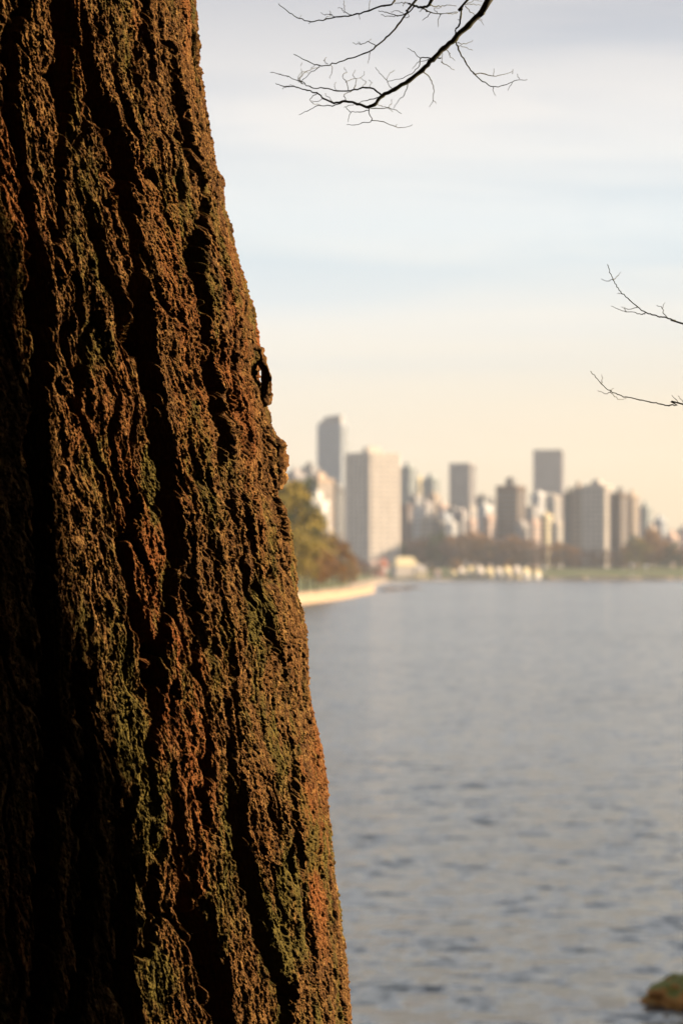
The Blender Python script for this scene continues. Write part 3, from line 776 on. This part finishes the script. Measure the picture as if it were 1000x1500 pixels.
# ------------------------------------------------------------------ city
def building(name, l, c, r, top, Y, wall, label, phi=None, floor=3.1, pier=3.2, roofbox=None, base=None, band='glass', cat='tower', crown=None, lit=None, piers=True, zb=6.0, pw=.35):
    """l, c, r: left edge, near corner and right edge in photo px; two faces show."""
    Y = Y + 40 if Y > 1400 else Y
    wl = (c - l) / F * Y; wr = (r - c) / F * Y
    if phi is None:
        phi = min(max(math.atan2(wr, max(wl, .1)), R_(12)), R_(32))
    W = wl / math.cos(phi); Dp = max(wr / math.sin(phi), 6.0)
    cx = (c - 500) / F * Y
    H = CAMZ + (HY - top) / F * Y - zb
    root = empty(name, (cx, Y, zb), label, cat, None, -phi)   # near corner at origin; left face runs along local -x
    wm = M[wall]
    b = MB(); b.box(-W, 0, 0, Dp, 0, H)
    if piers:
        n = max(2, int(round(W / pier))); 
        for i in range(n + 1):
            x = -W + W * i / n; b.box(x - pw, x + pw, -.55, -.003, 0, H)
        n = max(2, int(round(Dp / pier)))
        for i in range(n + 1):
            y = Dp * i / n; b.box(.003, .55, y - pw, y + pw, 0, H)
    b.box(-W - .5, .6, -.6, Dp + .5, H + .003, H + .9)
    b.build('wall', wm, root)
    nf = int(H // floor); 
    wb = MB(); wb.box(-W + .3, -.3, -.25, -.05, 0, 1.55); wb.box(.05, .25, .3, Dp - .3, 0, 1.55)
    me = None
    gm = M[band]
    for k in range(min(nf, 60)):
        if me is None: me = mesh_only('window_band', wb, gm)
        o = bpy.data.objects.new('window_band', me); o.location = (0, 0, .95 + k * floor); link(o, root)
    if roofbox == 'flat': return root
    q = MB()
    rb = roofbox or (.35, .7, 3.0)
    q.box(-W * rb[1], -W * (1 - rb[1]) if rb[1] > .5 else -W * rb[0] * .3, Dp * .25, Dp * .75, H + .903, H + .903 + rb[2])
    q.box(-W * .5 - .8, -W * .5 + .8, Dp * .4, Dp * .55, H + .906 + rb[2], H + rb[2] + 2)
    q.build('penthouse', M['slate_panel'] if wall in ('brown_concrete', 'dark_brick', 'grey_concrete') else wm, root)
    return root
T = building
a = T('glass_tower', 465, 499, 508, 622, 1950, 'blue_glass_wall', 'tallest blue-grey glass tower with a stepped slanting crown', roofbox=(.3,.9,2), band='green_glass_wall')
# slanting crown of the tallest tower
mb = MB(); wl = 34 / F * 1950
H = CAMZ + (HY - 622) / F * 1990 - 6
mb.v = [(-wl*1.0,0,H+.95),(0,0,H+.95),(0,9,H+.95),(-wl*1.0,9,H+.95),(-wl*.7,.5,H+7),(0,.5,H+8.2),(0,9,H+8.2),(-wl*.7,9,H+7)]
mb.f = [(0,3,2,1),(4,5,6,7),(0,1,5,4),(1,2,6,5),(2,3,7,6),(3,0,4,7)]
mb.build('roof_crown', M['grey_concrete'], a)
T('apartment_tower', 508, 541, 583, 664, 1430, 'ivory_concrete', 'broad cream tower with vertical stripes and one sunlit face', phi=R_(54), pier=5, roofbox=(.3,.6,3.5), zb=4, pw=1.35, band='grey_concrete')
T('apartment_block', 440, 456, 466, 686, 1700, 'grey_concrete', 'grey block peeping out behind the trunk at the skyline')
T('apartment_block', 418, 432, 446, 694, 1600, 'mauve_concrete', 'mauve block half hidden by the tree trunk')
T('apartment_block', 450, 466, 487, 703, 1300, 'tan_concrete', 'tan block above the sunlit yellow block', pier=4)
T('apartment_block', 449, 452, 480, 736, 950, 'white_paint', 'bright sunlit yellow-white block rising over the headland trees', zb=12, pier=5, floor=3.4, cat='building')
T('apartment_block', 482, 493, 506, 716, 1500, 'slate_panel', 'dark slate block left of the cream tower')
T('apartment_block', 586, 600, 609, 686, 1800, 'green_glass_wall', 'slim grey-green tower right of the cream tower')
T('apartment_block', 608, 614, 622, 704, 2000, 'yellow_stucco', 'small yellow block behind the slim grey-green tower')
T('apartment_block', 619, 634, 643, 702, 1900, 'green_glass_wall', 'grey block with flat roof between green tower and cluster of flats')
T('apartment_tower', 659, 687, 697, 680, 1850, 'mauve_concrete', 'narrow grey tower with a bright sunlit right edge', pier=3, roofbox='flat')
T('slab_tower', 782, 822, 827, 660, 2200, 'mauve_concrete', 'tall plain grey slab tower standing alone above the skyline', pier=2.2, roofbox='flat')
T('apartment_tower', 728, 757, 771, 713, 1560, 'brown_concrete', 'stepped brown tower with a dark rooftop box', roofbox=(.3,.66,5))
T('apartment_block', 826, 838, 841, 724, 1530, 'slate_panel', 'dark slab at the left of the striped tower')
T('apartment_tower', 838, 852, 857, 716, 1520, 'tan_concrete', 'tan tower wedged between the dark slab and the wide striped tower')
T('apartment_tower', 855, 884, 898, 712, 1500, 'cream_concrete', 'wide striped tower with sunlit balconied right face', pier=4, roofbox=(.3,.7,3), pw=.9)
T('apartment_tower', 898, 909, 921, 724, 1510, 'brown_concrete', 'brown front half of the twin brown tower')
T('apartment_tower', 918, 926, 937, 728, 1530, 'tan_concrete', 'sunlit rear half of the twin brown tower')
T('apartment_block', 937, 947, 955, 744, 1750, 'green_glass_wall', 'blue-grey block right of the twin brown tower')
T('apartment_block', 958, 969, 976, 763, 1800, 'blue_glass_wall', 'small blue tower with a dark cap near the right edge')
T('apartment_block', 973, 984, 998, 786, 1650, 'pink_stucco', 'low pink block near the right edge')
T('apartment_block', 990, 1004, 1020, 778, 1700, 'mauve_concrete', 'mauve low block cut by the right edge')
T('apartment_block', 946, 956, 964, 775, 1700, 'tan_concrete', 'low tan block behind the orange trees')
mids = [ # l, c, r, top, Y, wall, label
 (588,597,604,742,1600,'dark_brick','dark brick block at the foot of the slim grey-green tower'), (600,609,618,727,1700,'grey_concrete','grey block left of the cluster of flats'),
 (606,614,621,745,1560,'white_paint','small white block among dark flats'), (616,624,633,737,1750,'mauve_concrete','mauve flats below the small yellow block'),
 (626,636,644,726,1800,'tan_concrete','tan flats with a bright right face in the cluster'), (622,630,640,757,1550,'cream_concrete','low cream flats above the dark evergreens'),
 (640,648,656,741,1700,'pink_stucco','pink flats left of the narrow tower'), (636,644,652,764,1540,'slate_panel','low slate flats above the dark evergreens'),
 (652,663,671,746,1650,'grey_concrete','grey flats at the foot of the narrow tower'), (655,662,668,768,1530,'white_paint','low white flats below the narrow tower'),
 (668,677,686,750,1620,'mauve_concrete','mauve flats below the narrow tower'), (682,690,699,745,1750,'cream_concrete','cream flats at the right foot of the narrow tower'),
 (684,690,698,764,1540,'pink_stucco','salmon flats just above the orange trees'), (697,708,716,728,1900,'slate_panel','dark pitched block right of the narrow tower'),
 (700,711,722,742,1650,'white_paint','white flats right of the narrow tower'), (708,716,727,758,1550,'pink_stucco','pink flats left of the stepped brown tower'),
 (714,722,730,736,1800,'grey_concrete','grey flats touching the stepped brown tower'), (770,780,790,744,1700,'grey_concrete','grey flats right of the stepped brown tower'),
 (778,790,803,724,1900,'white_paint','pale block in front of the grey slab tower, left one'), (800,812,822,728,1850,'cream_concrete','pale block in front of the grey slab tower, right one'),
 (774,782,792,765,1560,'pink_stucco','low pink block left of the yellowish flats'), (792,800,810,756,1580,'yellow_stucco','yellowish flats below the grey slab tower'),
 (808,816,826,768,1540,'cream_concrete','low cream block left of the dark slab'), (756,764,776,768,1540,'mauve_concrete','low mauve block at the foot of the stepped brown tower'),
 (642,652,662,756,1600,'blue_glass_wall','blue flats beside the pink flats')]
for (l, c, r, top, Y, wl_, lab) in mids:
    T('apartment_block', l, c, r, top, Y, wl_, lab, cat='building', roofbox=(.3,.6,1.5), pier=4, zb=8)

# beach house and low houses, with roofs
def house(name, l, r, eave, ridge, Y, wall, roof, label, zb=2.0, rz=.85, cat='building', group=None):
    x = ((l + r) / 2 - 500) / F * Y; W = (r - l) / F * Y * 1.0; Dp = W * .45
    he = CAMZ + (HY - eave) / F * Y - zb; hr = CAMZ + (HY - ridge) / F * Y - zb
    root = empty(name, (x, Y, zb), label, cat, group, rz)
    b = MB(); b.box(-W/2, W/2, -Dp/2, Dp/2, 0, he); b.build('wall', M[wall], root)
    e = .5
    v = [(-W/2-e,-Dp/2-e,he+.01),(W/2+e,-Dp/2-e,he+.01),(W/2+e,Dp/2+e,he+.01),(-W/2-e,Dp/2+e,he+.01),(-W/2+Dp*.3,0,hr),(W/2-Dp*.3,0,hr)]
    mesh_obj('roof', v, [(0,1,5,4),(1,2,5),(2,3,4,5),(3,0,4),(3,2,1,0)], M[roof], root)
    n = max(2, int(W / 3.2))
    for i in range(n):
        cx = -W/2 + W * (i + .5) / n
        w_ = MB(); w_.box(cx-.6, cx+.6, -Dp/2-.06, -Dp/2-.004, .9, min(he - .4, 2.4))
        w_.build('window', M['glass'], root)
    d = MB(); d.box(W/2+.004, W/2+.07, -.6, .6, 0, min(he - .3, 2.3)); d.build('door', M['dark_trunk'], root)
    return root
house('beach_house', 573, 612, 830, 816, 1405, 'cream_concrete', 'yellow_stucco', 'brightest sunlit beach house at the waterline, with a low pale roof', .8, .5)
house('beach_house', 606, 624, 838, 827, 1393, 'yellow_stucco', 'cream_concrete', 'small bright annex right of the sunlit beach house', .8, .4)
house('cottage', 542, 556, 830, 820, 1405, 'yellow_stucco', 'pink_stucco', 'low pinkish-yellow house left of the beach house', 2, .4)
house('cottage', 555, 568, 832, 818, 1420, 'white_paint', 'red_roof', 'low white house with a red roof beside the beach house', 2, .5)
house('cottage', 546, 564, 842, 834, 1385, 'pink_stucco', 'red_roof', 'lowest pink house at the water in the cove', .6, .4)
house('kiosk', 637, 645, 842, 834, 1396, 'white_paint', 'pink_stucco', 'tiny white kiosk standing alone left of the long bright seawall', 1, .3)

HN = 'first second third fourth fifth sixth seventh eighth ninth'.split()
for i in range(9):
    p0 = 656 + i * 13.5
    house('beach_hut', p0, p0 + 12.5, 842 - (i % 3), 832 - (i * 5 % 4), 1424 - 2.3 * i, ('cream_concrete','yellow_stucco','white_paint')[i % 3], ('yellow_stucco','cream_concrete')[i % 2], f'{HN[i]} sunlit pale beach hut from the left in the row at the waterline', 1.3, .9, cat='hut', group='row of beach huts')
house('beach_hut', 781, 792, 842, 835, 1403, 'white_paint', 'yellow_stucco', 'separate pale beach hut at the left end of the lawn', 1.3, .9, cat='hut')

# driftwood logs below the lawn
for i, px in enumerate([802, 822, 842, 851, 870, 893, 915, 931, 958, 978, 994]):
    x = (px - 500) / F * 1415; Y = 1408 + (x - 120) * .15 + (2, 6, 4)[i % 3]; l = 3.4 + 1.2 * ((i * 7) % 3)
    mb = MB(); mb.tube([(-l,0,0),(-l*.4,.15,.06),(l*.3,-.1,0),(l,0,.1)], [.75,.8,.7,.5], 9)
    o = mb.build('driftwood_log', M['wood'], None, True); o.location = (x, Y, 1.5); o.rotation_euler = (0, 0, .25 * math.sin(i * 3))
    tag(o, f'{"first second third fourth fifth sixth seventh eighth ninth tenth last".split()[i]} pale log from the left on the beach below the lawn', 'log', 'pale logs on the far beach')
# white globe lamps on the lawn
for px, top, lab in ((925, 826, 'white globe lamp on the lawn, left of the pair'), (946, 828, 'white globe lamp on the lawn, right of the pair'), (797, 830, 'white globe lamp standing at the left end of the lawn')):
    Y = 1418; x = (px - 500) / F * Y; zt = CAMZ + (HY - top) / F * Y
    r = empty('street_lamp', (x, Y, 2.2), lab, 'lamp', 'white lamps on the lawn')
    mb = MB(); mb.tube([(0,0,0),(0,0,1),(0,0,zt-2.2-1.6)], [.22,.14,.1], 8); mb.build('post', M['white_paint'], r)
    mb = MB(); n = 7
    mb.tube([(0,0,zt-2.2-1.6+1.8*math.sin(k/n*math.pi/2)**2) for k in range(n+1)], [.15]+[1.0*math.sin(math.pi*(k+.5)/(n+1)) for k in range(1,n+1)], 12)
    mb.build('globe', M['white_paint'], r, True)

# the rest of the headland's wood, behind the near trunk
vv = []; qq = []; off = 0; g = random.Random(5)
for i in range(70):
    t = g.random(); y = 120 + 420 * t ** .8; x0 = np.interp(y, [40, 150, 270, 330, 377, 443, 540], [-160, -90, -30, -14, -5.9, 0, 5])
    x = x0 - 22 - g.random() * 90
    H = g.uniform(11, 19)
    cs = [(x + g.uniform(-3, 3), y + g.uniform(-3, 3), 2 + H * g.uniform(.2, .95), 2.6, 2.6, 1.8) for _ in range(9)]
    v, q = leaf_cloud(420, cs, .55, 300 + i); vv.append(v); qq.append(q + off); off += len(v)
o = np_mesh('far_wood', np.concatenate(vv), np.concatenate(qq), LM['olive'], None, False)
tag(o, 'olive wood covering the headland behind the near trunk', 'wood', None, 'stuff')

# ------------------------------------------------------------------ the forest behind the photographer
vv = []; qq = []; off = 0; tb = MB()
g = random.Random(21)
for i in range(85):
    for _ in range(40):
        x = g.uniform(-26, 22); y = g.uniform(-30, 14)
        if y > .3 * x - 6 and x > -4: continue
        if x <= -4 and y > 12: continue
        if math.hypot(x + 1, y - 3.8) < 4.5 or math.hypot(x, y) < 3: continue
        break
    H = g.uniform(14, 24); zb = float(bankz(np.array([x]), np.array([y]))[0])
    tb.tube([(x,y,zb-.2),(x+.1,y,zb+H*.5),(x,y,zb+H)], [.4,.28,.05], 8)
    cs = [(x + g.uniform(-1,1)*(1-t)*2.6, y + g.uniform(-1,1)*(1-t)*2.6, zb + 1 + H*t, 1.6, 1.6, .9) for t in [g.random()**1.2 for _ in range(26)]]
    v, q = leaf_cloud(2600, cs, .55, 900 + i)
    vv.append(v); qq.append(q + off); off += len(v)
o = np_mesh('forest', np.concatenate(vv), np.concatenate(qq), LM['dark green'], None, False)
tag(o, 'dense dark conifer wood on the bank behind the photographer', 'forest', None, 'stuff')

# ------------------------------------------------------------------ haze
hz = MB(); hz.box(-3400, 3400, -70, 3400, -3, 170)
hm = bpy.data.materials.new('haze_air'); hm.use_nodes = True; nt = hm.node_tree
nt.nodes.remove(nt.nodes['Principled BSDF'])
pv = nt.nodes.new('ShaderNodeVolumePrincipled'); pv.inputs['Color'].default_value = (.84, .90, 1.0, 1)
pv.inputs['Density'].default_value = .00010; pv.inputs['Anisotropy'].default_value = .1
nt.links.new(pv.outputs[0], nt.nodes['Material Output'].inputs['Volume'])
tag(hz.build('haze', hm), 'thin pale haze over the bay', 'haze', None, 'stuff')

# ------------------------------------------------------------------ sun and sky
AZ, EL = 77.5, 12.0
sd = Vector((math.cos(R_(EL)) * math.sin(R_(AZ)), math.cos(R_(EL)) * math.cos(R_(AZ)), math.sin(R_(EL))))
sl = bpy.data.lights.new('sun', 'SUN'); sl.energy = 5.0; sl.angle = R_(.5); sl.color = (1.0, .76, .50)
so = bpy.data.objects.new('sun', sl); C.objects.link(so)
so.rotation_euler = (-sd).to_track_quat('-Z', 'Y').to_euler(); so.location = (40, -8, 20)

wd = bpy.data.worlds.new('World'); scene.world = wd; wd.use_nodes = True
nt = wd.node_tree; L = nt.links; bg = nt.nodes['Background']
sky = nt.nodes.new('ShaderNodeTexSky'); sky.sky_type = 'NISHITA'; sky.sun_disc = False
sky.sun_elevation = R_(EL); sky.sun_rotation = R_(AZ); sky.dust_density = 2.0; sky.air_density = 1.0
STR = .05
bg.inputs['Strength'].default_value = STR
tc = nt.nodes.new('ShaderNodeTexCoord'); sp = nt.nodes.new('ShaderNodeSeparateXYZ'); L.new(tc.outputs['Generated'], sp.inputs[0])
def wnoise(scale, sc3, det, dist=0.0):
    mp = nt.nodes.new('ShaderNodeMapping'); mp.inputs['Scale'].default_value = sc3; L.new(tc.outputs['Generated'], mp.inputs[0])
    mp.inputs['Rotation'].default_value = (0, R_(3), 0)
    n = nt.nodes.new('ShaderNodeTexNoise'); n.inputs['Scale'].default_value = scale; n.inputs['Detail'].default_value = det
    n.inputs['Distortion'].default_value = dist
    L.new(mp.outputs[0], n.inputs[0]); return n.outputs['Fac']
def wramp(src, stops):
    r = nt.nodes.new('ShaderNodeValToRGB'); e = r.color_ramp.elements
    e[0].position, e[0].color = stops[0][0], (*stops[0][1], 1); e[1].position, e[1].color = stops[-1][0], (*stops[-1][1], 1)
    for p, c in stops[1:-1]: e.new(p).color = (*c, 1)
    L.new(src, r.inputs['Fac']); return r.outputs['Color']
def wmix(f, a, c, mode='MIX'):
    x = nt.nodes.new('ShaderNodeMix'); x.data_type = 'RGBA'; x.blend_type = mode
    if isinstance(f, float): x.inputs[0].default_value = f
    else: L.new(f, x.inputs[0])
    L.new(a, x.inputs[6]); L.new(c, x.inputs[7]); return x.outputs[2]
K = .355 / STR
def k(c): return tuple(x * K * .1 for x in c)     # ramps hold a tenth, scaled back below
# thin high cloud: lit colour by elevation (generated z = sin elevation)
cl = wramp(sp.outputs['Z'], [(0, (.92, .71, .45)), (.03, (.91, .74, .52)), (.07, (.91, .82, .69)), (.105, (.92, .89, .84)), (.142, (.83, .88, .91)), (.185, (.93, .89, .86)), (.235, (.61, .605, .64)),
                             (.32, (1.20, 1.22, 1.25)), (.46, (1.42, 1.45, 1.50)), (.62, (.62, .65, .72)), (1, (.3, .32, .38))])
bl = wramp(sp.outputs['Z'], [(0, (.90, .72, .48)), (.06, (.87, .78, .64)), (.105, (.80, .84, .87)), (.142, (.66, .77, .85)), (.185, (.74, .76, .80)), (.24, (.48, .49, .55)), (.42, (1.2, 1.26, 1.34)), (.62, (.52, .56, .63)), (1, (.24, .27, .34))])
n1 = wnoise(3.4, (1, 1, 8), 7, .5); n2 = wnoise(1.6, (1, 1, 12), 4, .3)
av = nt.nodes.new('ShaderNodeMath'); av.operation = 'ADD'; L.new(n1, av.inputs[0]); L.new(n2, av.inputs[1])
fr = wramp(av.outputs[0], [(.0, (0, 0, 0)), (1, (1, 1, 1))])
mr = nt.nodes.new('ShaderNodeMapRange'); mr.inputs[1].default_value = .90; mr.inputs[2].default_value = 1.10; L.new(av.outputs[0], mr.inputs[0])
cloud = wmix(mr.outputs[0], bl, cl)
sc_ = nt.nodes.new('ShaderNodeVectorMath'); sc_.operation = 'SCALE'; sc_.inputs['Scale'].default_value = K; L.new(cloud, sc_.inputs[0])
# brighter, yellower towards the sun side (x)
hx = nt.nodes.new('ShaderNodeMapRange'); hx.inputs[1].default_value = -.04; hx.inputs[2].default_value = .2; hx.inputs[3].default_value = 0; hx.inputs[4].default_value = 1
L.new(sp.outputs['X'], hx.inputs[0])
hz_ = nt.nodes.new('ShaderNodeMapRange'); hz_.inputs[1].default_value = .0; hz_.inputs[2].default_value = .13; hz_.inputs[3].default_value = .8; hz_.inputs[4].default_value = 0
L.new(sp.outputs['Z'], hz_.inputs[0])
gl = nt.nodes.new('ShaderNodeMath'); gl.operation = 'MULTIPLY'; L.new(hx.outputs[0], gl.inputs[0]); L.new(hz_.outputs[0], gl.inputs[1])
glow = nt.nodes.new('ShaderNodeRGB'); glow.outputs[0].default_value = (.93 * K, .70 * K, .42 * K, 1)
warm = wmix(gl.outputs[0], sc_.outputs[0], glow.outputs[0])
fin = wmix(.82, sky.outputs[0], warm)
L.new(fin, bg.inputs['Color'])

# ------------------------------------------------------------------ camera
cam = bpy.data.cameras.new('camera'); co_ = bpy.data.objects.new('camera', cam); C.objects.link(co_)
cam.sensor_fit = 'HORIZONTAL'; cam.sensor_width = 24; cam.lens = 85
cam.clip_start = .1; cam.clip_end = 12000
co_.location = (0, 0, CAMZ); co_.rotation_euler = (R_(90), 0, 0)
cam.shift_y = (HY - 750) / 1000.0
cam.dof.use_dof = True; cam.dof.focus_distance = 3.75; cam.dof.aperture_fstop = 6.5; cam.dof.aperture_blades = 9
scene.camera = co_
vs_ = scene.view_settings; vs_.view_transform = 'Standard'; vs_.look = 'None'; vs_.gamma = 1; vs_.exposure = 1.6
scene.render.engine = 'CYCLES'
scene.cycles.max_bounces = 6; scene.cycles.diffuse_bounces = 0; scene.cycles.volume_bounces = 0
scene.cycles.use_denoising = True
